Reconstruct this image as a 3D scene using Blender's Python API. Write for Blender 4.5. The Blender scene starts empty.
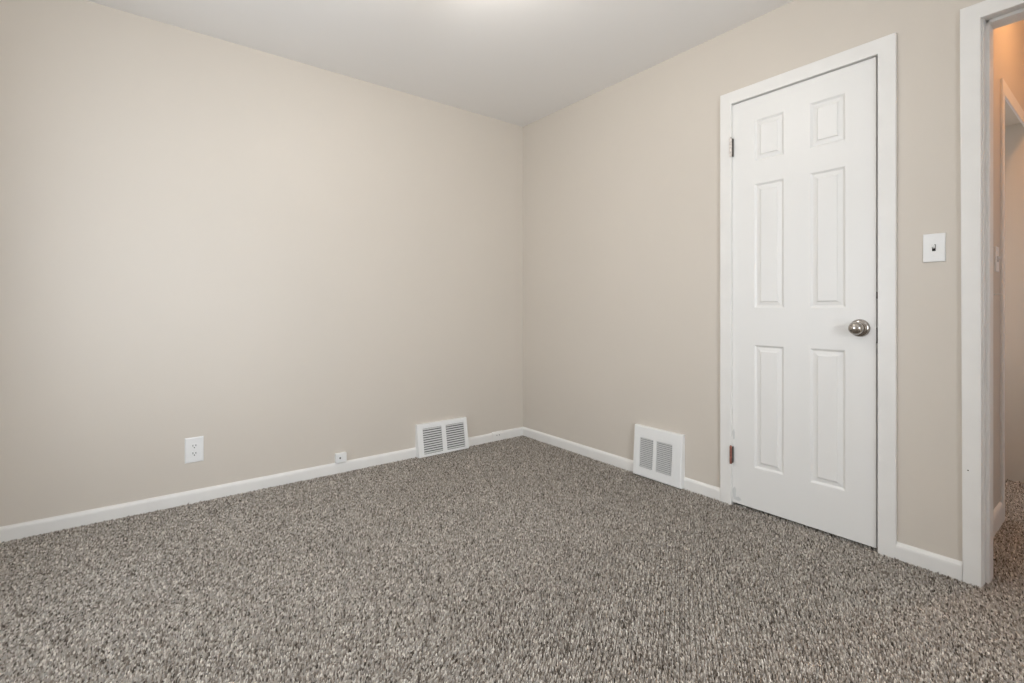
import bpy, bmesh, math, random
import numpy as np
from mathutils import Vector, Matrix

S = bpy.context.scene
C = S.collection
R = math.radians

# ---------------------------------------------------------------- camera
cam_d = bpy.data.cameras.new('camera')
cam = bpy.data.objects.new('camera', cam_d)
C.objects.link(cam)
cam_d.sensor_width = 36.0
cam_d.lens = 488.33 / 1024 * 36
cam_d.shift_y = -33.9 / 1024
cam_d.clip_start = 0.02
cam.location = (-2.3906, -2.9647, 0.9912)
cam.rotation_euler = (R(90), 0, R(-37.586))
S.camera = cam

# ---------------------------------------------------------------- exposure, world, lights
S.view_settings.view_transform = 'Standard'
S.view_settings.look = 'None'
S.view_settings.gamma = 1.0
S.view_settings.use_curve_mapping = False
S.view_settings.exposure = 0.04

LAMP = (-1.40, -1.50)
LAMP_STRENGTH = 26.0
HALL_LAMP = (0.78, -2.90)
HALL_STRENGTH = 60.0
DAY_WEST = 26.0
DAY_SOUTH = 70.0
SKY = 1.0
HALL_FILL = 4.0
ALCOVE_FILL = 4.6

w = bpy.data.worlds.new('sky')
S.world = w
w.use_nodes = True
bg = w.node_tree.nodes['Background']
bg.inputs[0].default_value = (0.62, 0.76, 1.0, 1)
bg.inputs[1].default_value = SKY


def area(name, loc, rot, sx, sy, power, col):
    l = bpy.data.lights.new(name, 'AREA')
    l.shape = 'RECTANGLE'
    l.size, l.size_y = sx, sy
    l.energy = power
    l.color = col
    o = bpy.data.objects.new(name, l)
    o.location = loc
    o.rotation_euler = rot
    C.objects.link(o)
    return o


# daylight outside the two windows behind the camera
area('daylight_west', (-3.35, -1.25, 1.22), (0, R(-90), 0), 1.25, 1.2, DAY_WEST, (0.90, 0.95, 1.0))
area('daylight_south', (-1.75, -4.70, 1.22), (R(90), 0, 0), 1.4, 1.25, DAY_SOUTH, (0.90, 0.95, 1.0))

area('added_hall_daylight', (0.85, -4.70, 1.25), (R(90), 0, 0), 1.0, 1.25, HALL_FILL, (0.90, 0.95, 1.0))  # added fill through an added window, brightens the lower hallway walls
area('added_alcove_daylight', (1.20, -1.72, 1.2), (R(-90), 0, 0), 0.5, 1.2, ALCOVE_FILL, (1.0, 0.97, 0.92))  # added fill behind the alcove, lifts its end wall


# ---------------------------------------------------------------- materials
def mat(name, col, rough=0.5, spec=0.5, metal=0.0, bump=None, mottle=None):
    m = bpy.data.materials.new(name)
    m.use_nodes = True
    nt = m.node_tree
    b = nt.nodes['Principled BSDF']
    b.inputs['Base Color'].default_value = (*col, 1)
    b.inputs['Roughness'].default_value = rough
    b.inputs['Specular IOR Level'].default_value = spec
    b.inputs['Metallic'].default_value = metal
    tc = nt.nodes.new('ShaderNodeTexCoord')
    if mottle:
        sc, amt = mottle
        n = nt.nodes.new('ShaderNodeTexNoise')
        n.inputs['Scale'].default_value = sc
        n.inputs['Detail'].default_value = 4
        mr = nt.nodes.new('ShaderNodeMapRange')
        mr.inputs[1].default_value = 0.3
        mr.inputs[2].default_value = 0.7
        mr.inputs[3].default_value = 1 - amt
        mr.inputs[4].default_value = 1 + amt
        mx = nt.nodes.new('ShaderNodeMix')
        mx.data_type = 'RGBA'
        mx.blend_type = 'MULTIPLY'
        mx.inputs[0].default_value = 1
        mx.inputs[6].default_value = (*col, 1)
        nt.links.new(tc.outputs['Object'], n.inputs['Vector'])
        nt.links.new(n.outputs['Fac'], mr.inputs[0])
        nt.links.new(mr.outputs[0], mx.inputs[7])
        nt.links.new(mx.outputs[2], b.inputs['Base Color'])
    if bump:
        sc, st = bump
        n = nt.nodes.new('ShaderNodeTexNoise')
        n.inputs['Scale'].default_value = sc
        n.inputs['Detail'].default_value = 3
        bp = nt.nodes.new('ShaderNodeBump')
        bp.inputs['Strength'].default_value = st
        bp.inputs['Distance'].default_value = 0.002
        nt.links.new(tc.outputs['Object'], n.inputs['Vector'])
        nt.links.new(n.outputs['Fac'], bp.inputs['Height'])
        nt.links.new(bp.outputs['Normal'], b.inputs['Normal'])
    return m


def glow(name, col, strength):
    m = bpy.data.materials.new(name)
    m.use_nodes = True
    b = m.node_tree.nodes['Principled BSDF']
    b.inputs['Base Color'].default_value = (0.8, 0.8, 0.78, 1)
    b.inputs['Emission Color'].default_value = (*col, 1)
    b.inputs['Emission Strength'].default_value = strength
    return m


M_wall = mat('beige_wall_paint', (0.665, 0.605, 0.53), 0.46, 0.45, bump=(260, 0.10), mottle=(1.4, 0.012))
M_ceil = mat('ceiling_paint', (0.89, 0.865, 0.835), 0.85, 0.2, bump=(200, 0.12))
M_trim = mat('white_trim_paint', (0.84, 0.82, 0.785), 0.35, 0.5, bump=(45, 0.10), mottle=(9, 0.02))
M_white = mat('white_enamel', (0.86, 0.855, 0.835), 0.32, 0.5)
M_plate = mat('white_plastic', (0.85, 0.845, 0.83), 0.35, 0.5)
M_dark = mat('dark_cavity', (0.03, 0.028, 0.026), 0.8, 0.2)
M_slat = mat('louver_enamel', (0.66, 0.655, 0.64), 0.45, 0.4)
M_nickel = mat('brushed_nickel', (0.44, 0.41, 0.375), 0.17, 0.5, 1.0)
M_steel = mat('old_steel_hinge', (0.72, 0.66, 0.62), 0.4, 0.5, 0.7, mottle=(120, 0.3))
M_copper = mat('tarnished_copper_hinge', (0.30, 0.115, 0.085), 0.5, 0.5, 0.4, mottle=(90, 0.35))
M_darkmetal = mat('dark_metal', (0.10, 0.09, 0.08), 0.4, 0.5, 0.8)
M_closet = mat('closet_shade_colour', (0.35, 0.32, 0.28), 0.8, 0.2)  # darkened so the gap under the door reads as shade
M_lamp = glow('lit_frosted_glass', (1.0, 0.96, 0.90), LAMP_STRENGTH)
M_hall = glow('lit_warm_glass', (1.0, 0.47, 0.16), HALL_STRENGTH)

# white door paint with worn grey scuffs along the hinge edge
M_door = mat('white_door_paint', (0.84, 0.825, 0.795), 0.38, 0.5, bump=(55, 0.06))


def add_scuffs(m, spots):
    nt = m.node_tree
    b = nt.nodes['Principled BSDF']
    tc = nt.nodes.new('ShaderNodeTexCoord')
    ns = nt.nodes.new('ShaderNodeTexNoise')
    ns.inputs['Scale'].default_value = 70
    ns.inputs['Detail'].default_value = 3
    nt.links.new(tc.outputs['Object'], ns.inputs['Vector'])
    total = None
    for (x, y, z, ry, rz) in spots:
        sub = nt.nodes.new('ShaderNodeVectorMath')
        sub.operation = 'SUBTRACT'
        sub.inputs[1].default_value = (x, y, z)
        nt.links.new(tc.outputs['Object'], sub.inputs[0])
        mul = nt.nodes.new('ShaderNodeVectorMath')
        mul.operation = 'MULTIPLY'
        mul.inputs[1].default_value = (5, 1 / ry, 1 / rz)
        nt.links.new(sub.outputs[0], mul.inputs[0])
        ln = nt.nodes.new('ShaderNodeVectorMath')
        ln.operation = 'LENGTH'
        nt.links.new(mul.outputs[0], ln.inputs[0])
        ad = nt.nodes.new('ShaderNodeMath')
        ad.operation = 'ADD'
        nt.links.new(ln.outputs['Value'], ad.inputs[0])
        nt.links.new(ns.outputs['Fac'], ad.inputs[1])
        mr = nt.nodes.new('ShaderNodeMapRange')
        mr.inputs[1].default_value = 1.25
        mr.inputs[2].default_value = 1.45
        mr.inputs[3].default_value = 1
        mr.inputs[4].default_value = 0
        nt.links.new(ad.outputs[0], mr.inputs[0])
        if total is None:
            total = mr.outputs[0]
        else:
            mxn = nt.nodes.new('ShaderNodeMath')
            mxn.operation = 'MAXIMUM'
            nt.links.new(total, mxn.inputs[0])
            nt.links.new(mr.outputs[0], mxn.inputs[1])
            total = mxn.outputs[0]
    mx = nt.nodes.new('ShaderNodeMix')
    mx.data_type = 'RGBA'
    mx.inputs[6].default_value = b.inputs['Base Color'].default_value
    mx.inputs[7].default_value = (0.68, 0.68, 0.66, 1)
    nt.links.new(total, mx.inputs[0])
    nt.links.new(mx.outputs[2], b.inputs['Base Color'])


add_scuffs(M_door, [(0, -1.697, 0.060, 0.010, 0.035), (0, -1.712, 0.033, 0.022, 0.012), (0, -1.694, 0.352, 0.007, 0.03)])

# carpet: each tuft carries its own yarn colour
M_carpet = bpy.data.materials.new('flecked_carpet_yarn')
M_carpet.use_nodes = True
_nt = M_carpet.node_tree
_b = _nt.nodes['Principled BSDF']
_b.inputs['Roughness'].default_value = 0.95
_b.inputs['Specular IOR Level'].default_value = 0.1
_a = _nt.nodes.new('ShaderNodeAttribute')
_a.attribute_name = 'yarn'
_nt.links.new(_a.outputs['Color'], _b.inputs['Base Color'])

# ---------------------------------------------------------------- mesh helpers


class MB:
    def __init__(self):
        self.bm = bmesh.new()

    def face(self, pts, smooth=False):
        f = self.bm.faces.new([self.bm.verts.new(p) for p in pts])
        f.smooth = smooth
        return self

    def box(self, x0, x1, y0, y1, z0, z1, bev=0.0, seg=2):
        b = bmesh.new()
        bmesh.ops.create_cube(b, size=1)
        for v in b.verts:
            v.co = Vector(((x0 + x1) / 2 + v.co.x * (x1 - x0), (y0 + y1) / 2 + v.co.y * (y1 - y0), (z0 + z1) / 2 + v.co.z * (z1 - z0)))
        if bev:
            bmesh.ops.bevel(b, geom=list(b.edges), offset=bev, segments=seg, affect='EDGES', profile=0.5)
        self.merge(b)
        return self

    def merge(self, b, mtx=None, smooth=None):
        mp = {}
        for v in b.verts:
            mp[v] = self.bm.verts.new(mtx @ v.co if mtx else v.co)
        for f in b.faces:
            try:
                nf = self.bm.faces.new([mp[v] for v in f.verts])
                nf.smooth = f.smooth if smooth is None else smooth
            except ValueError:
                pass
        b.free()

    def prism(self, prof, a, b, smooth=False):
        """prof: list of 3-D points at the start; a, b: offsets of the two ends (sequences of points)."""
        va = [self.bm.verts.new(p) for p in a]
        vb = [self.bm.verts.new(p) for p in b]
        n = len(va)
        for i in range(n):
            j = (i + 1) % n
            f = self.bm.faces.new([va[i], va[j], vb[j], vb[i]])
            f.smooth = smooth
        self.bm.faces.new(va[::-1])
        self.bm.faces.new(vb)
        return self

    def lathe(self, prof, origin, axis, n=40, smooth=True):
        """prof: list of (radius, height along axis)."""
        ax = Vector(axis).normalized()
        q = Vector((0, 0, 1)).rotation_difference(ax).to_matrix().to_4x4()
        m = Matrix.Translation(Vector(origin)) @ q
        rings = []
        for r, h in prof:
            if r < 1e-6:
                rings.append([self.bm.verts.new(m @ Vector((0, 0, h)))])
            else:
                rings.append([self.bm.verts.new(m @ Vector((r * math.cos(2 * math.pi * i / n), r * math.sin(2 * math.pi * i / n), h))) for i in range(n)])
        for A, B in zip(rings, rings[1:]):
            for i in range(n):
                j = (i + 1) % n
                if len(A) == 1 and len(B) == 1:
                    continue
                if len(A) == 1:
                    f = self.bm.faces.new([A[0], B[i], B[j]])
                elif len(B) == 1:
                    f = self.bm.faces.new([A[i], A[j], B[0]])
                else:
                    f = self.bm.faces.new([A[i], A[j], B[j], B[i]])
                f.smooth = smooth
        return self

    def build(self, name, m, parent=None, fix=True):
        if fix:
            bmesh.ops.recalc_face_normals(self.bm, faces=list(self.bm.faces))
        me = bpy.data.meshes.new(name)
        self.bm.to_mesh(me)
        self.bm.free()
        me.materials.append(m)
        o = bpy.data.objects.new(name, me)
        C.objects.link(o)
        if parent:
            o.parent = parent
            o.matrix_parent_inverse = Matrix.Translation(-parent.location)
        return o


def tag(o, label, cat, group=None, kind=None):
    o['label'] = label
    o['category'] = cat
    if group:
        o['group'] = group
    if kind:
        o['kind'] = kind
    return o


def thing(name, loc, label, cat, group=None, kind=None):
    o = bpy.data.objects.new(name, None)
    o.location = loc
    o.empty_display_size = 0.05
    C.objects.link(o)
    return tag(o, label, cat, group, kind)


# ---------------------------------------------------------------- room shell
H = 2.40
HC = 2.75                       # the hallway ceiling is higher
X0, Y0 = -3.05, -4.40           # the two walls behind the camera
T = 0.12                        # wall thickness
HX = 1.59                       # end of the hallway


def wall_x(name, x0, x1, y0, y1, z1, holes):
    """wall in a plane of constant x, holes (ya, yb, za, zb)"""
    ys = sorted({y0, y1, *[h[0] for h in holes], *[h[1] for h in holes]})
    zs = sorted({0, z1, *[h[2] for h in holes], *[h[3] for h in holes]})
    mb = MB()
    for a, b in zip(ys, ys[1:]):
        for c, d in zip(zs, zs[1:]):
            my, mz = (a + b) / 2, (c + d) / 2
            if any(h[0] < my < h[1] and h[2] < mz < h[3] for h in holes):
                continue
            mb.box(x0, x1, a, b, c if c else -0.02, d)
    return mb.build(name, M_wall)


def wall_y(name, y0, y1, x0, x1, z1, holes):
    xs = sorted({x0, x1, *[h[0] for h in holes], *[h[1] for h in holes]})
    zs = sorted({0, z1, *[h[2] for h in holes], *[h[3] for h in holes]})
    mb = MB()
    for a, b in zip(xs, xs[1:]):
        for c, d in zip(zs, zs[1:]):
            mx, mz = (a + b) / 2, (c + d) / 2
            if any(h[0] < mx < h[1] and h[2] < mz < h[3] for h in holes):
                continue
            mb.box(a, b, y0, y1, c if c else -0.02, d)
    return mb.build(name, M_wall)


CD = (-2.315, -1.666)           # hole of the closet door
DW = (-3.390, -2.590)           # hole of the hallway door
W1 = (-1.85, -0.65, 0.55, 1.90)  # west window y0,y1,z0,z1
W3 = (0.35, 1.35, 0.60, 1.90)     # added window, lights the hallway, x0,x1,z0,z1
W2 = (-2.45, -1.05, 0.55, 1.90)  # south window x0,x1,z0,z1
AL = (0.84, HX, 0.0, 2.04)      # opening in the hallway wall

tag(wall_y('wall_left', 0.0, T, X0 - T, T, H, []), 'long bare beige wall on the left, above the outlet', 'wall', kind='structure')
tag(wall_x('wall_right', 0.0, T, Y0, 0.0, HC, [(CD[0], CD[1], 0, 2.036), (DW[0], DW[1], 0, 2.046)]),
    'beige wall around the white closet door and light switch', 'wall', kind='structure')
tag(wall_x('wall_west', X0 - T, X0, Y0 - T, 0.0, H, [W1]), 'beige wall opposite the closet door, holding a window', 'wall', kind='structure')
tag(wall_y('wall_south', Y0 - T, Y0, X0, HX + T, HC, [W2, W3]), 'beige wall behind the camera, opposite the outlet wall', 'wall', kind='structure')
tag(wall_y('wall_hall', -2.55, -2.45, T, HX, HC, [AL]), 'narrow strip of hallway wall glowing orange at the top, seen through the doorway', 'wall', kind='structure')
tag(wall_x('wall_hall_end', HX, HX + T, Y0, -1.80, HC, []), 'wall at the far end of the hallway, behind the cased opening', 'wall', kind='structure')
# closets behind the two walls (dark, only glimpsed through gaps)
mb = MB()
mb.box(0.70, 0.74, -2.45, -1.55, -0.02, 2.36)
mb.box(T, 0.70, -1.59, -1.55, -0.02, 2.36)
mb.box(T, 0.70, -2.45, -2.41, -0.02, 2.36)
mb.box(T, 0.74, -2.45, -1.55, 2.36, H)
tag(mb.build('wall_closet', M_closet), 'dark closet interior glimpsed under the white panel door', 'wall', kind='structure')
mb = MB()
mb.box(0.76, 0.80, -2.45, -1.84, -0.02, 2.04)
mb.box(0.80, 0.95, -1.84, -1.80, -0.02, 2.04)
mb.box(1.45, HX, -1.84, -1.80, -0.02, 2.04)
mb.box(0.95, 1.45, -1.84, -1.80, -0.02, 0.60)  # unseen window gap, added to let the alcove fill in
mb.box(0.95, 1.45, -1.84, -1.80, 1.80, 2.04)
mb.box(0.76, HX, -2.45, -1.80, 2.04, 2.08)
tag(mb.build('wall_alcove', M_wall), 'alcove behind the cased opening in the hallway wall, with an added window gap for light', 'wall', kind='structure')

tag(MB().box(X0 - T, 0.0, Y0, T, H, H + 0.1).build('ceiling', M_ceil), 'plain pale grey flat ceiling over the room', 'ceiling', kind='structure')


tag(MB().box(0.0, HX + T, Y0 - T, -2.45, HC, HC + 0.1).build('ceiling_hall', M_ceil), 'ceiling of the hallway beyond the doorway', 'ceiling', kind='structure')


# ---------------------------------------------------------------- carpet floor: cut-pile tufts on a slab, one mesh
def make_floor():
    rng = np.random.default_rng(7)
    th = R(56.6)
    d = np.array([math.sin(th), math.cos(th)])
    e = np.array([d[1], -d[0]])
    su, sv = 0.0056, 0.0037
    nu, nv = int(9.0 / su), int(9.0 / sv)
    U, V = np.meshgrid((np.arange(nu) - nu / 2) * su, (np.arange(nv) - nv / 2) * sv, indexing='ij')
    U = U + (np.arange(nv) % 2)[None, :] * su * 0.5
    U = U + rng.normal(0, su * 0.24, U.shape)
    V = V + rng.normal(0, sv * 0.16, V.shape)
    row = np.broadcast_to((np.arange(nv) % 4 == 0)[None, :], U.shape).reshape(-1)
    x = (U[..., None] * d + V[..., None] * e).reshape(-1, 2) + np.array([-1.1, -2.2])
    room = (x[:, 0] > X0) & (x[:, 0] < -0.004) & (x[:, 1] > Y0) & (x[:, 1] < -0.004)
    door = (x[:, 0] >= 0.012) & (x[:, 0] < 0.16) & (x[:, 1] > -2.298) & (x[:, 1] < -1.684)
    thr = (x[:, 0] >= -0.004) & (x[:, 0] < T) & (x[:, 1] > -3.37) & (x[:, 1] < -2.612)
    hall = (x[:, 0] >= T) & (x[:, 0] < HX) & (x[:, 1] > Y0) & (x[:, 1] < -2.553)
    alc = (x[:, 0] > AL[0]) & (x[:, 0] < HX) & (x[:, 1] >= -2.553) & (x[:, 1] < -2.20)
    sel = room | door | thr | hall | alc
    x, row = x[sel], row[sel]
    # behind the camera the pile is laid out coarser
    fw = (x[:, 0] + 2.39) * 0.61 + (x[:, 1] + 2.965) * 0.792
    big = fw < -0.2
    keep = ~big | (rng.random(len(x)) < 0.22)
    x, big, row = x[keep], big[keep], row[keep]
    n = len(x)
    grow = np.where(big, 2.1, 1.0)

    def smooth_noise(p, cell, seed):
        r = np.random.default_rng(seed)
        g = r.random((64, 64))
        q = p / cell + 20
        i = np.floor(q).astype(int)
        f = q - i
        f = f * f * (3 - 2 * f)
        a = g[i[:, 0] % 64, i[:, 1] % 64]
        b = g[(i[:, 0] + 1) % 64, i[:, 1] % 64]
        c = g[i[:, 0] % 64, (i[:, 1] + 1) % 64]
        k = g[(i[:, 0] + 1) % 64, (i[:, 1] + 1) % 64]
        return (a * (1 - f[:, 0]) + b * f[:, 0]) * (1 - f[:, 1]) + (c * (1 - f[:, 0]) + k * f[:, 0]) * f[:, 1]

    # the nap lies over a little differently from patch to patch (footprints, vacuum marks)
    nap = smooth_noise(x, 0.30, 1) * 0.6 + smooth_noise(x, 0.11, 2) * 0.4
    rot = -th + math.pi / 2 + rng.normal(0, 0.30, n) + (nap - 0.5) * 1.2
    h = 0.0112 + rng.normal(0, 0.0017, n) + (nap - 0.5) * 0.003 - row * 0.0068
    ln = (0.0030 + rng.normal(0, 0.0004, n)) * grow
    wd = (0.00178 + rng.normal(0, 0.0002, n)) * grow
    lt, wt = ln * (0.60 + rng.random(n) * 0.2), wd * (0.42 + rng.random(n) * 0.25)
    lean = rng.normal(0.0008, 0.0010, n)
    ca, sa = np.cos(rot), np.sin(rot)
    zb = -0.0122
    verts = np.zeros((n, 8, 3))
    for k, (p, q) in enumerate(((-1, -1), (1, -1), (1, 1), (-1, 1))):
        verts[:, k, 0] = x[:, 0] + p * ln * ca - q * wd * sa
        verts[:, k, 1] = x[:, 1] + p * ln * sa + q * wd * ca
        verts[:, k, 2] = zb
        verts[:, 4 + k, 0] = x[:, 0] + (p * lt + lean) * ca - q * wt * sa
        verts[:, 4 + k, 1] = x[:, 1] + (p * lt + lean) * sa + q * wt * ca
        verts[:, 4 + k, 2] = zb + h + 0.0007 * rng.normal(0, 1, n) + p * 0.0008
    quads = np.array([[0, 1, 5, 4], [1, 2, 6, 5], [2, 3, 7, 6], [3, 0, 4, 7], [4, 5, 6, 7]])
    faces = (np.arange(n)[:, None, None] * 8 + quads[None]).reshape(-1, 4)
    V_ = verts.reshape(-1, 3)
    # slab underneath
    bx = np.array([[X0 - T, Y0 - T], [HX + T, Y0 - T], [HX + T, T], [X0 - T, T]])
    nb = len(V_)
    slab = np.array([[*p, -0.0117] for p in bx] + [[*p, -0.10] for p in bx])
    sf = np.array([[0, 1, 2, 3], [7, 6, 5, 4], [0, 4, 5, 1], [1, 5, 6, 2], [2, 6, 7, 3], [3, 7, 4, 0]]) + nb
    V_ = np.vstack([V_, slab])
    F = np.vstack([faces, sf])
    me = bpy.data.meshes.new('floor')
    me.vertices.add(len(V_))
    me.vertices.foreach_set('co', V_.astype(np.float32).ravel())
    me.loops.add(F.size)
    me.loops.foreach_set('vertex_index', F.astype(np.int32).ravel())
    me.polygons.add(len(F))
    me.polygons.foreach_set('loop_start', np.arange(0, F.size, 4, dtype=np.int32))
    me.polygons.foreach_set('loop_total', np.full(len(F), 4, dtype=np.int32))
    me.update(calc_edges=True)
    # yarn colours: taupe, oatmeal, brown, grey
    pal = np.array(PALETTE)
    pick = rng.choice(len(pal), n, p=PAL_P)
    col = pal[pick] * (1 + rng.normal(0, 0.12, (n, 1)))
    cols = np.ones((len(V_), 4), dtype=np.float32)
    cols[:nb, :3] = np.repeat(np.clip(col, 0.01, 0.95), 8, axis=0)
    cols[nb:, :3] = (0.10, 0.09, 0.08)
    at = me.color_attributes.new('yarn', 'FLOAT_COLOR', 'POINT')
    at.data.foreach_set('color', cols.ravel())
    me.materials.append(M_carpet)
    o = bpy.data.objects.new('floor', me)
    C.objects.link(o)
    return o


PALETTE = [(0.45, 0.405, 0.355), (0.70, 0.65, 0.585), (0.25, 0.215, 0.18), (0.41, 0.38, 0.345), (0.105, 0.088, 0.072)]
PAL_P = [0.36, 0.20, 0.20, 0.16, 0.08]
tag(make_floor(), 'flecked taupe and grey cut pile carpet over the whole floor', 'carpet', kind='structure')


# ---------------------------------------------------------------- baseboards
def base_prof(hh=0.062, t=0.013):
    return [(0, -0.015), (t, -0.015), (t, hh * 0.70), (t * 0.92, hh * 0.82), (t * 0.62, hh * 0.93), (t * 0.25, hh * 0.99), (0, hh)]


def base_run(mb, p0, p1, nrm, hh=0.062, t=0.013, m0=0, m1=0):
    """run from p0 to p1 (xy), standing out along nrm; m0/m1 = mitre (+1 shortens the front)"""
    p0, p1, nrm = Vector(p0), Vector(p1), Vector(nrm)
    dr = (p1 - p0).normalized()
    pr = base_prof(hh, t)
    a = [(*(p0 + nrm * u + dr * u * m0), z) for u, z in pr]
    b = [(*(p1 + nrm * u - dr * u * m1), z) for u, z in pr]
    mb.prism(None, a, b)
    return mb


mb = MB()
base_run(mb, (X0, 0), (-0.905, 0), (0, -1))
base_run(mb, (-0.54, 0), (-0.300, 0), (0, -1), 0.060)
base_run(mb, (-0.299, 0), (-0.205, 0), (0, -1), 0.066, 0.015)
base_run(mb, (-0.204, 0), (0, 0), (0, -1), 0.063, 0.013, 0, 1)
o = tag(mb.build('baseboard_left', M_trim), 'white baseboard along the long wall under the outlet', 'baseboard', kind='structure')
mb = MB()
for x in (-0.262, -0.240):
    mb.lathe([(0, 0.0153), (0.0035, 0.0153), (0.0035, 0.014)], (x, 0, 0.040), (0, -1, 0), 10)
d_ = mb.build('cable_hole', M_dark, o)

mb = MB()
base_run(mb, (0, 0), (0, -1.10), (-1, 0), 0.064, 0.013, 1, 0)
base_run(mb, (0, -1.415), (0, -1.630), (-1, 0), 0.060)
base_run(mb, (0, -2.360), (0, -2.556), (-1, 0), 0.064, 0.014)
tag(mb.build('baseboard_right', M_trim), 'white baseboard of the closet wall, in short pieces beside vent and door', 'baseboard', kind='structure')
mb = MB()
base_run(mb, (T, -2.55), (0.826, -2.55), (0, -1), 0.092, 0.012)
tag(mb.build('baseboard_hall', M_trim), 'taller white baseboard on the hallway wall beyond the doorway', 'baseboard', kind='structure')


# ---------------------------------------------------------------- closet door casing and jamb
def casing_board(mb, pts, x0, x1, e=0.004, mitre=()):
    """flat board: quad outline pts (y, z) between depth x0 (wall) and x1 (front), eased front edge"""
    c = Vector((sum(p[0] for p in pts) / 4, sum(p[1] for p in pts) / 4))
    b = bmesh.new()
    va = [b.verts.new((x0, p[0], p[1])) for p in pts]
    vb = [b.verts.new((x1, p[0], p[1])) for p in pts]
    b.faces.new(va[::-1])
    f = b.faces.new(vb)
    for i in range(4):
        j = (i + 1) % 4
        b.faces.new([va[i], va[j], vb[j], vb[i]])
    bmesh.ops.recalc_face_normals(b, faces=list(b.faces))
    skip = [{vb[k], vb[(k + 1) % 4]} for k in mitre]
    bmesh.ops.bevel(b, geom=[ed for ed in b.edges if all(abs(v.co.x - x1) < 1e-6 for v in ed.verts) and set(ed.verts) not in skip], offset=e, segments=2, affect='EDGES', profile=0.6)
    mb.merge(b)


t1 = thing('trim_1', (0, -1.99, 0), 'flat white wooden frame around the closed panel door', 'door frame', kind='structure')
yl0, yl1, yr1, yr0 = -1.630, -1.688, -2.3015, -2.3615
zi, zo = 2.017, 2.078
mb = MB(); casing_board(mb, [(yl0, -0.015), (yl0, zo), (yl1, zi), (yl1, -0.015)], 0.0, -0.016, 0.003, (1, 3)); mb.build('casing_leg', M_trim, t1)
mb = MB(); casing_board(mb, [(yr1, -0.015), (yr1, zi), (yr0, zo), (yr0, -0.015)], 0.0, -0.016, 0.003, (1, 3)); mb.build('casing_leg', M_trim, t1)
mb = MB(); casing_board(mb, [(yl0, zo), (yr0, zo), (yr1, zi), (yl1, zi)], 0.0, -0.016, 0.003, (1, 3)); mb.build('casing_head', M_trim, t1)
mb = MB()
mb.box(0.0005, T, -1.682, CD[1], -0.01, 2.036)
mb.box(0.0005, T, CD[0], -2.301, -0.01, 2.036)
mb.box(0.0005, T, -2.301, -1.682, 2.017, 2.036)
mb.box(0.040, 0.052, -1.693, -1.682, -0.01, 2.006)
mb.box(0.040, 0.052, -2.301, -2.290, -0.01, 2.006)
mb.box(0.040, 0.052, -2.301, -1.682, 2.006, 2.017)
mb.build('jamb', M_trim, t1)

# ---------------------------------------------------------------- six-panel door
d1 = thing('door_1', (0.0, -1.99, 0), 'closed white six panel door with a round nickel knob', 'door', kind='structure')
DY0, DY1, DZ0, DZ1 = -1.6870, -2.2924, 0.0105, 2.0135


def door_slab():
    ys = [DY0, -1.7965, -1.9350, -2.0450, -2.1840, DY1]
    zs = [DZ0, 0.209, 0.810, 0.990, 1.594, 1.703, 1.906, DZ1]
    pc, pr = {1, 3}, {1, 3, 5}
    b = bmesh.new()
    cache = {}

    def v(x, y, z):
        k = (round(x, 5), round(y, 5), round(z, 5))
        if k not in cache:
            cache[k] = b.verts.new((x, y, z))
        return cache[k]
    rings = [(0.0, 0.0), (0.003, 0.0012), (0.009, 0.0068), (0.012, 0.0078), (0.026, 0.0052), (0.0285, 0.0042), (0.0315, 0.0008), (0.034, 0.0004)]
    for i in range(len(ys) - 1):
        for j in range(len(zs) - 1):
            y0, y1, z0, z1 = ys[i], ys[i + 1], zs[j], zs[j + 1]
            if i in pc and j in pr:
                for (s0, d0), (s1, d1_) in zip(rings, rings[1:]):
                    A = [v(d0, y0 - s0, z0 + s0), v(d0, y1 + s0, z0 + s0), v(d0, y1 + s0, z1 - s0), v(d0, y0 - s0, z1 - s0)]
                    B = [v(d1_, y0 - s1, z0 + s1), v(d1_, y1 + s1, z0 + s1), v(d1_, y1 + s1, z1 - s1), v(d1_, y0 - s1, z1 - s1)]
                    for k in range(4):
                        m = (k + 1) % 4
                        b.faces.new([A[k], A[m], B[m], B[k]])
                s, dd = rings[-1]
                b.faces.new([v(dd, y0 - s, z0 + s), v(dd, y1 + s, z0 + s), v(dd, y1 + s, z1 - s), v(dd, y0 - s, z1 - s)])
            else:
                b.faces.new([v(0, y0, z0), v(0, y1, z0), v(0, y1, z1), v(0, y0, z1)])
    D = 0.035
    # edges and back
    for a, c in zip(ys, ys[1:]):
        for z in (DZ0, DZ1):
            b.faces.new([v(0, a, z), v(0, c, z), v(D, c, z), v(D, a, z)])
    for a, c in zip(zs, zs[1:]):
        for y in (DY0, DY1):
            b.faces.new([v(0, y, a), v(0, y, c), v(D, y, c), v(D, y, a)])
    for i in range(len(ys) - 1):
        for j in range(len(zs) - 1):
            b.faces.new([v(D, ys[i], zs[j]), v(D, ys[i], zs[j + 1]), v(D, ys[i + 1], zs[j + 1]), v(D, ys[i + 1], zs[j])])
    mb = MB()
    mb.merge(b)
    return mb


door_slab().build('door_panel', M_door, d1)

for (za, zc) in ((1.028, 1.056), (0.845, 0.910)):
    lp = MB().box(0.001, 0.030, -2.2945, -2.2915, za, zc, 0.0006).build('latch_plate', M_darkmetal, d1)
    lp['label'] = 'dark metal latch plate in the door edge'

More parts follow.
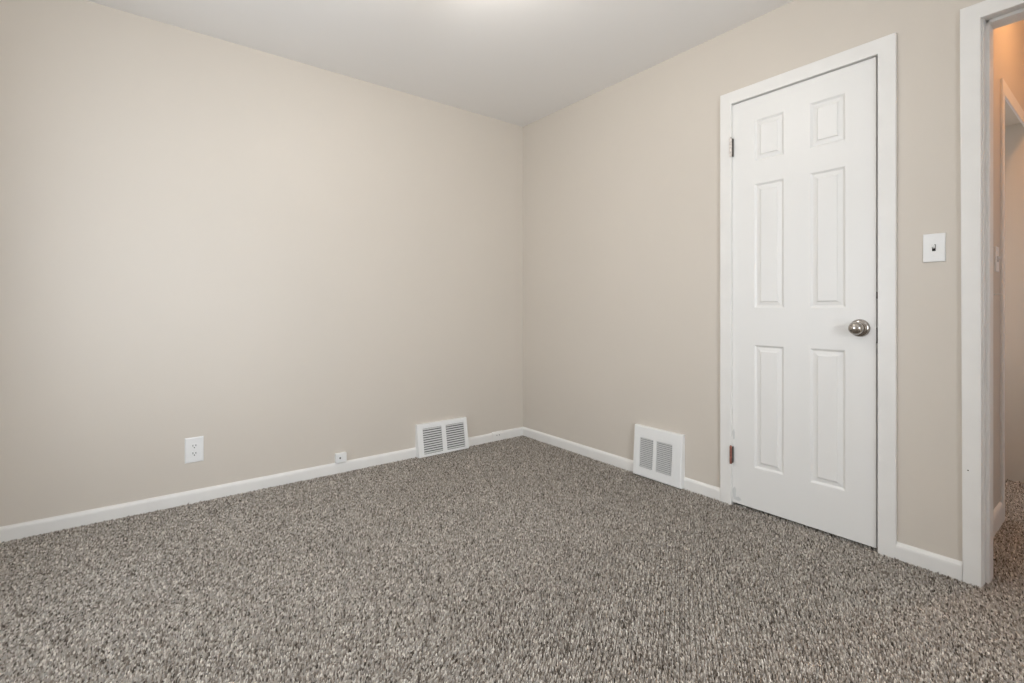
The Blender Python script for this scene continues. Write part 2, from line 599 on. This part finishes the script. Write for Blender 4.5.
# knob and rosette
kn = (0.0, -2.2365, 0.906)
mb = MB()
mb.lathe([(0, 0.0), (0.0362, 0.0), (0.0370, 0.003), (0.0356, 0.0080), (0.0320, 0.0125), (0.0240, 0.0150), (0.0150, 0.0160), (0, 0.0160)], kn, (-1, 0, 0), 48)
hd = mb.build('rosette', M_nickel, d1)
hd['label'] = 'round nickel rosette behind the knob'
mb = MB()
mb.lathe([(0.0120, 0.013), (0.0118, 0.024), (0.0150, 0.029), (0.0225, 0.034), (0.0262, 0.041), (0.0270, 0.047), (0.0262, 0.053), (0.0238, 0.0590),
          (0.0190, 0.0640), (0.0125, 0.0672), (0.0060, 0.0686), (0, 0.0690)], kn, (-1, 0, 0), 48)
kb = mb.build('knob', M_nickel, hd)
kb['label'] = 'shiny round nickel door knob'


def hinge(z0, z1, m, label):
    mb = MB()
    n = 5
    st = (z1 - z0) / n
    for k in range(n):
        mb.lathe([(0, 0), (0.0052, 0), (0.0058, 0.0008), (0.0058, st - 0.0012), (0.0052, st - 0.0004), (0, st - 0.0004)], (-0.0190, -1.6885, z0 + k * st), (0, 0, 1), 14)
    mb.lathe([(0, 0), (0.0045, 0), (0.0045, 0.002), (0.002, 0.004), (0, 0.0045)], (-0.0190, -1.6885, z1), (0, 0, 1), 14)
    h = mb.build('hinge', m, d1)
    h['label'] = label
    mb = MB()
    mb.box(-0.0175, 0.0, -1.6935, -1.6895, z0 + 0.003, z1 - 0.003, 0.0006)
    lf = mb.build('hinge_leaf', M_darkmetal, h)
    return h


hinge(1.750, 1.846, M_steel, 'worn steel upper hinge')
hinge(0.206, 0.294, M_copper, 'reddish copper lower hinge')

# ---------------------------------------------------------------- doorway to the hall: casing, jamb, stop
t2 = thing('trim_2', (0, -2.60, 0), 'white frame of the open doorway to the hallway at right edge', 'door frame', kind='structure')
mb = MB(); casing_board(mb, [(-2.5575, -0.015), (-2.5500, 2.076), (-2.6065, 2.020), (-2.6085, -0.015)], 0.0, -0.017, 0.004, (1, 3)); mb.build('casing_leg', M_trim, t2)
mb = MB(); casing_board(mb, [(-2.5500, 2.076), (-3.4300, 2.076), (-3.3740, 2.020), (-2.6065, 2.020)], 0.0, -0.017, 0.004, (1, 3)); mb.build('casing_head', M_trim, t2)
mb = MB(); casing_board(mb, [(-3.3740, -0.015), (-3.3740, 2.020), (-3.4300, 2.076), (-3.4300, -0.015)], 0.0, -0.017, 0.004, (1, 3)); mb.build('casing_leg', M_trim, t2)
JY = -2.6105
mb = MB()
mb.box(0.0005, T + 0.001, JY, DW[1], -0.01, 2.046, 0.0015)
mb.box(0.0005, T + 0.001, DW[0], -3.372, -0.01, 2.046, 0.0015)
mb.box(0.0005, T + 0.001, -3.372, JY, 2.027, 2.046, 0.0015)
jb = mb.build('jamb', M_trim, t2)
mb = MB()
mb.box(0.040, 0.112, JY - 0.0105, JY + 0.001, -0.01, 2.027, 0.002)
mb.box(0.040, 0.112, -3.373, -3.3615, -0.01, 2.027, 0.002)
mb.box(0.040, 0.112, -3.373, JY, 2.0150, 2.0275, 0.002)
mb.build('door_stop', M_trim, t2)
mb = MB()
mb.box(0.004, 0.030, JY - 0.0012, JY + 0.001, 0.925, 0.985, 0.0005)
s2 = mb.build('strike_plate', M_white, t2)
mb = MB()
for (x, y, z) in ((-0.0172, -2.573, 0.405),):
    mb.lathe([(0, 0.0006), (0.002, 0.0004), (0.0024, 0)], (x, y, z), (-1, 0, 0), 10)
ch = mb.build('paint_chip', M_darkmetal, t2)

# the room door, swung open against the unseen side of the room, out of the frame
d2 = thing('door_2', (0.0, -3.372, 0), 'open six panel bedroom door hinged on the right side of the doorway', 'door', kind='structure')
mb = door_slab()
for v in mb.bm.verts:
    x, y, z = v.co
    v.co = (-0.006 - (DY0 - y) * (0.752 / (DY0 - DY1)), -3.374 - (0.035 - x), z)
mb.build('door_panel', M_door, d2)
mb = MB()
mb.lathe([(0, 0.0), (0.0345, 0.0), (0.0340, 0.0075), (0.0225, 0.0140), (0.0120, 0.015), (0.0120, 0.024), (0.0225, 0.034), (0.0270, 0.047), (0.0235, 0.058), (0, 0.062)], (-0.69, -3.374, 0.912), (0, 1, 0), 32)
mb.build('knob', M_nickel, d2)

# cased opening in the hallway wall
t3 = thing('trim_3', (0.86, -2.55, 0), 'white casing of the opening in the hallway wall, lit orange', 'door frame', kind='structure')
mb = MB(); mb.box(0.785, 0.840, -2.560, -2.55, -0.008, 1.990, 0.002); mb.build('casing_leg', M_trim, t3)
mb = MB(); mb.box(0.785, HX, -2.560, -2.55, 1.990, 2.055, 0.002); mb.build('casing_head', M_trim, t3)

# ---------------------------------------------------------------- light switches
def switch(name, loc, nrm, tan, pw, ph, label, cat, toggle=True):
    """plate on a wall: nrm out of the wall, tan sideways"""
    t = thing(name, loc, label, cat)
    n, s = Vector(nrm), Vector(tan)
    m = Matrix((s, Vector((0, 0, 1)), n)).transposed().to_4x4()
    m.translation = Vector(loc)
    b = bmesh.new()
    bmesh.ops.create_cube(b, size=1)
    for v in b.verts:
        v.co = Vector((v.co.x * pw, v.co.y * ph, v.co.z * 0.006 + 0.003))
    ed = [e for e in b.edges if all(v.co.z > 0.005 for v in e.verts)]
    bmesh.ops.bevel(b, geom=ed, offset=0.0035, segments=3, affect='EDGES', profile=0.5)
    mb = MB(); mb.merge(b, m)
    mb.build('wall_plate', M_plate, t)
    if toggle:
        mb = MB()
        b = bmesh.new(); bmesh.ops.create_cube(b, size=1)
        for v in b.verts:
            v.co = Vector((v.co.x * 0.0105, v.co.y * 0.025, v.co.z * 0.0012 + 0.0060))
        mb.merge(b, m)
        sl = mb.build('toggle_slot', M_dark, t)
        sl['label'] = 'dark slot around the toggle'
        b = bmesh.new(); bmesh.ops.create_cube(b, size=1)
        for v in b.verts:
            up = v.co.z > 0
            v.co = Vector((v.co.x * (0.006 if up else 0.0085), v.co.y * (0.009 if up else 0.013) + (0.0085 if up else 0.0035), 0.017 if up else 0.006))
        bmesh.ops.bevel(b, geom=list(b.edges), offset=0.001, segments=2, affect='EDGES')
        mb = MB(); mb.merge(b, m)
        mb.build('toggle', M_plate, t)
        for zz in (0.0302, -0.0302):
            mb = MB()
            mb.lathe([(0, 0.0068), (0.0022, 0.0066), (0.0028, 0.0058)], m @ Vector((0, zz, 0)), n, 12)
            mb.build('screw', M_plate, t)
    return t


switch('light_switch', (0, -2.4755, 1.2170), (-1, 0, 0), (0, -1, 0), 0.066, 0.107, 'white toggle light switch on the beige wall right of the closet door', 'light switch')
switch('light_switch', (0.690, -2.55, 1.2100), (0, -1, 0), (1, 0, 0), 0.070, 0.112, 'white light switch seen edge-on on the hallway wall', 'light switch')

# small white peg on the hallway wall
hk = thing('wall_hook', (0.645, -2.55, 1.050), 'small white peg sticking out of the hallway wall below the switch', 'hook')
mb = MB()
mb.lathe([(0, 0), (0.006, 0), (0.006, 0.003), (0.0025, 0.004), (0.0025, 0.022), (0.004, 0.024), (0.003, 0.027), (0, 0.028)], (0.645, -2.55, 1.050), (0, -1, 0.12), 14)
mb.build('peg', M_plate, hk)

# ---------------------------------------------------------------- outlet
ol = thing('wall_outlet', (-2.155, 0, 0.266), 'white duplex power outlet low on the left wall above the baseboard', 'outlet')
pw, ph = 0.081, 0.127
cx, cz = -2.1555, 0.2665
b = bmesh.new(); bmesh.ops.create_cube(b, size=1)
for v in b.verts:
    v.co = Vector((cx + v.co.x * pw, -0.0035 + v.co.y * 0.007, cz + v.co.z * ph))
bmesh.ops.bevel(b, geom=[e for e in b.edges if all(v.co.y < -0.005 for v in e.verts)], offset=0.004, segments=3, affect='EDGES')
mb = MB(); mb.merge(b); mb.build('wall_plate', M_plate, ol)
for s in (1, -1):
    zc = cz + s * 0.0192
    b = bmesh.new()
    prof = []
    for k in range(28):
        a = 2 * math.pi * k / 28
        prof.append((cx + 0.0172 * math.cos(a), max(-0.0125, min(0.0125, 0.0172 * math.sin(a))) + zc))
    va = [b.verts.new((p[0], -0.0085, p[1])) for p in prof]
    vb = [b.verts.new((p[0], -0.0062, p[1])) for p in prof]
    b.faces.new(va)
    for k in range(28):
        j = (k + 1) % 28
        b.faces.new([va[k], va[j], vb[j], vb[k]])
    mb = MB(); mb.merge(b)
    rc = mb.build('receptacle', M_plate, ol)
    mb = MB()
    mb.box(cx - 0.0076, cx - 0.0050, -0.0088, -0.0080, zc - 0.0010, zc + 0.0080)
    mb.box(cx + 0.0050, cx + 0.0076, -0.0088, -0.0080, zc - 0.0010, zc + 0.0080)
    mb.lathe([(0, 0.0088), (0.0028, 0.0088), (0.0028, 0.0080)], (cx, 0, zc - 0.0070), (0, -1, 0), 12)
    mb.build('socket_slot', M_dark, rc)
mb = MB()
mb.lathe([(0, 0.0088), (0.0024, 0.0084), (0.0030, 0.0070)], (cx, 0, cz), (0, -1, 0), 12)
mb.build('screw', M_plate, ol)

# ---------------------------------------------------------------- phone jack block on the baseboard
pj = thing('phone_jack', (-1.416, 0, 0.062), 'small white surface mount jack box sitting just above the baseboard', 'phone jack')
mb = MB()
mb.box(-1.449, -1.384, -0.024, 0.0, 0.0635, 0.118, 0.003, 3)
mb.build('jack_box', M_plate, pj)
mb = MB()
mb.box(-1.4275, -1.4195, -0.0243, -0.0235, 0.086, 0.096)
mb.build('jack_port', M_dark, pj)

# ---------------------------------------------------------------- baseboard registers


def vent(name, axis, a0, a1, zt, d_top, d_bot, cols, z0, z1, nsl, label, rim):
    """wedge-shaped wall register.  axis 'L': along x on the y=0 wall, 'R': along -y on the x=0 wall.
    a0..a1 span along the wall, cols = two louvre windows (u0,u1), z0..z1 their height."""
    ctr = (a0 + a1) / 2

    def P(u, d, z):
        return Vector((u, -d, z)) if axis == 'L' else Vector((-d, u, z))
    t = thing(name, P(ctr, 0, 0), label, 'air vent', 'white floor level air registers')
    zb = 0.002

    def df(z):
        return d_bot + (d_top - d_bot) * (z - zb) / (zt - zb)
    us = sorted([a0, a1, *[c for cc in cols for c in cc]])
    zs = [zb, z0, z1, zt]
    b = bmesh.new()
    cache = {}

    def v(u, z, off=0.0, wall=False):
        k = (round(u, 5), round(z, 5), round(off, 5), wall)
        if k not in cache:
            cache[k] = b.verts.new(P(u, 0.0 if wall else df(z) + off, z))
        return cache[k]
    # face with two openings
    for i in range(len(us) - 1):
        for j in range(3):
            u0, u1, za, zc = us[i], us[i + 1], zs[j], zs[j + 1]
            if j == 1 and i in (1, 3):
                dep = -0.006
                for (p, q) in (((u0, za), (u1, za)), ((u1, za), (u1, zc)), ((u1, zc), (u0, zc)), ((u0, zc), (u0, za))):
                    b.faces.new([v(*p), v(*q), v(*q, dep), v(*p, dep)])
            else:
                b.faces.new([v(u0, za), v(u1, za), v(u1, zc), v(u0, zc)])
    for i in range(len(us) - 1):
        for z in (zb, zt):
            b.faces.new([v(us[i], z), v(us[i + 1], z), v(us[i + 1], z, 0, True), v(us[i], z, 0, True)])
    for j in range(3):
        for u in (us[0], us[-1]):
            b.faces.new([v(u, zs[j]), v(u, zs[j + 1]), v(u, zs[j + 1], 0, True), v(u, zs[j], 0, True)])
    bmesh.ops.recalc_face_normals(b, faces=list(b.faces))
    # round the outer rim
    edge = []
    for e in b.edges:
        q = [vv for vv in e.verts]
        keys = [kk for kk, val in cache.items() if val in q]
        if len(keys) == 2 and all((not kk[3]) and kk[2] == 0 for kk in keys):
            (ua, zaa, _, _), (ub, zbb, _, _) = keys
            if (ua == ub and ua in (round(us[0], 5), round(us[-1], 5))) or (zaa == zbb and zaa in (round(zb, 5), round(zt, 5))):
                edge.append(e)
    bmesh.ops.bevel(b, geom=edge, offset=rim, segments=4, affect='EDGES', profile=0.5)
    mb = MB(); mb.merge(b)
    mb.build('frame', M_white, t)
    # raised bead around the louvre field
    o0, o1 = cols[0][0], cols[1][1]
    sg = 1 if o1 > o0 else -1
    g = 0.014
    mb = MB()
    w_ = 0.004
    for (ua, ub, za, zc) in ((o0 - sg * g, o1 + sg * g, z1 + g, z1 + g + w_), (o0 - sg * g, o1 + sg * g, z0 - g - w_, z0 - g),
                             (o0 - sg * g - sg * w_, o0 - sg * g, z0 - g - w_, z1 + g + w_), (o1 + sg * g, o1 + sg * (g + w_), z0 - g - w_, z1 + g + w_)):
        if za < zb + rim:
            continue
        pa = [P(ua, df(za) - 0.001, za), P(ub, df(za) - 0.001, za), P(ub, df(zc) - 0.001, zc), P(ua, df(zc) - 0.001, zc)]
        pb = [P(ua, df(za) + 0.0016, za), P(ub, df(za) + 0.0016, za), P(ub, df(zc) + 0.0016, zc), P(ua, df(zc) + 0.0016, zc)]
        mb.prism(None, pa, pb)
    mb.build('bead', M_white, t)
    # two banks of slanted louvres, each with its dark duct behind
    for (u0, u1) in cols:
        mb = MB()
        st = (z1 - z0) / nsl
        for k in range(nsl):
            z = z0 + (k + 0.5) * st
            f0, k0 = df(z) - 0.0008, df(z) - 0.0085
            tt = 0.0011
            lo, hi = z - st * 0.26, z + st * 0.24
            pa = [P(u0, f0, lo), P(u0, f0, lo + tt), P(u0, k0, hi + tt), P(u0, k0, hi)]
            pb = [P(u1, f0, lo), P(u1, f0, lo + tt), P(u1, k0, hi + tt), P(u1, k0, hi)]
            mb.prism(None, pa, pb)
        lv = mb.build('louver_bank', M_slat, t)
        lv['label'] = 'grey slanted louvers'
        mb = MB()
        pts = [P(u0 - sg * 0.002, df(z0) - 0.0110, z0 - 0.002), P(u1 + sg * 0.002, df(z0) - 0.0110, z0 - 0.002),
               P(u1 + sg * 0.002, df(z1) - 0.0110, z1 + 0.002), P(u0 - sg * 0.002, df(z1) - 0.0110, z1 + 0.002)]
        pt2 = [p - (P(0, 0.0025, 0) - P(0, 0, 0)) for p in pts]
        mb.prism(None, pts, pt2)
        mb.build('duct_back', M_dark, lv)
    return t


vent('wall_vent', 'L', -0.919, -0.532, 0.213, 0.022, 0.056, [(-0.880, -0.737), (-0.705, -0.560)], 0.018, 0.184, 11,
     'wide white air register on the left wall near the room corner', 0.003)
vent('wall_vent', 'R', -1.092, -1.418, 0.292, 0.024, 0.043, [(-1.138, -1.231), (-1.254, -1.357)], 0.055, 0.227, 16,
     'tall white air register on the right wall beside the closet door', 0.007)

# ---------------------------------------------------------------- ceiling lights
cl = thing('ceiling_light', (*LAMP, H), 'frosted globe ceiling light in the bedroom', 'ceiling light')
mb = MB()
mb.lathe([(0, 0), (0.068, 0), (0.070, 0.006), (0.062, 0.022), (0.030, 0.030), (0.052, 0.034), (0.052, 0.055), (0, 0.055)], (*LAMP, H), (0, 0, -1), 48)
mb.build('canopy', M_white, cl)
mb = MB()
gr, gz = 0.110, 0.150
mb.lathe([(gr * math.sin(a_), gz - gr * math.cos(a_)) for a_ in [0.43 + (math.pi - 0.43) * k / 22 for k in range(22)]] + [(0, gz + gr)], (*LAMP, H), (0, 0, -1), 48)
mb.build('glass_shade', M_lamp, cl)

hl = thing('ceiling_light', (*HALL_LAMP, HC), 'warm orange ceiling light in the hallway beyond the doorway', 'ceiling light')
mb = MB()
mb.lathe([(0, 0), (0.11, 0), (0.112, 0.008), (0.105, 0.02), (0, 0.02)], (*HALL_LAMP, HC), (0, 0, -1), 40)
mb.build('canopy', M_white, hl)
mb = MB()
mb.lathe([(0.095, 0.02), (0.098, 0.04), (0.090, 0.07), (0.06, 0.09), (0.02, 0.097), (0, 0.098)], (*HALL_LAMP, HC), (0, 0, -1), 40)
mb.build('glass_shade', M_hall, hl)

# ---------------------------------------------------------------- windows behind the camera
M_glass = bpy.data.materials.new('window_glass')
M_glass.use_nodes = True
_nt = M_glass.node_tree
for n_ in list(_nt.nodes):
    if n_.type == 'BSDF_PRINCIPLED':
        _nt.nodes.remove(n_)
_o = [n_ for n_ in _nt.nodes if n_.type == 'OUTPUT_MATERIAL'][0]
_t = _nt.nodes.new('ShaderNodeBsdfTransparent')
_g = _nt.nodes.new('ShaderNodeBsdfGlossy')
_g.inputs['Roughness'].default_value = 0.02
_m = _nt.nodes.new('ShaderNodeMixShader')
_m.inputs[0].default_value = 0.06
_nt.links.new(_t.outputs[0], _m.inputs[1])
_nt.links.new(_g.outputs[0], _m.inputs[2])
_nt.links.new(_m.outputs[0], _o.inputs[0])


def window(name, axis, a0, a1, z0, z1, wallc, label):
    """wallc: coordinate of the room face; the frame sits in the wall hole"""
    def bx(mb, u0, u1, d0, d1, za, zc, bev=0.002):
        if axis == 'x':
            mb.box(wallc - d1, wallc - d0, u0, u1, za, zc, bev)
        else:
            mb.box(u0, u1, wallc - d1, wallc - d0, za, zc, bev)
    loc = (wallc, (a0 + a1) / 2, z0) if axis == 'x' else ((a0 + a1) / 2, wallc, z0)
    t = thing(name, loc, label, 'window', kind='structure')
    mb = MB()
    f = 0.05
    bx(mb, a0, a0 + f, 0.02, 0.10, z0, z1); bx(mb, a1 - f, a1, 0.02, 0.10, z0, z1)
    bx(mb, a0 + f, a1 - f, 0.02, 0.10, z1 - f, z1); bx(mb, a0 + f, a1 - f, 0.02, 0.10, z0, z0 + f)
    bx(mb, a0 + f, a1 - f, 0.04, 0.08, (z0 + z1) / 2 - 0.02, (z0 + z1) / 2 + 0.02)
    mb.build('window_frame', M_white, t)
    mb = MB()
    bx(mb, a0 - 0.07, a0, -0.016, 0.0, z0 - 0.02, z1 + 0.07); bx(mb, a1, a1 + 0.07, -0.016, 0.0, z0 - 0.02, z1 + 0.07)
    bx(mb, a0, a1, -0.016, 0.0, z1, z1 + 0.07)
    mb.build('window_casing', M_trim, t)
    mb = MB()
    bx(mb, a0 - 0.09, a1 + 0.09, -0.045, 0.0, z0 - 0.045, z0 - 0.02)
    mb.build('window_sill', M_trim, t)
    mb = MB()
    bx(mb, a0 + f, a1 - f, 0.058, 0.062, z0 + f, z1 - f, 0)
    mb.build('pane', M_glass, t)
    return t


window('window_1', 'x', *W1, X0, 'white framed window facing the closet door')
window('window_2', 'y', *W2, Y0, 'white framed window facing the outlet wall')
window('added_hall_window', 'y', *W3, Y0, 'white framed window added at the unseen end of the hallway for daylight')  # made-up window, put in to bring daylight into the hallway
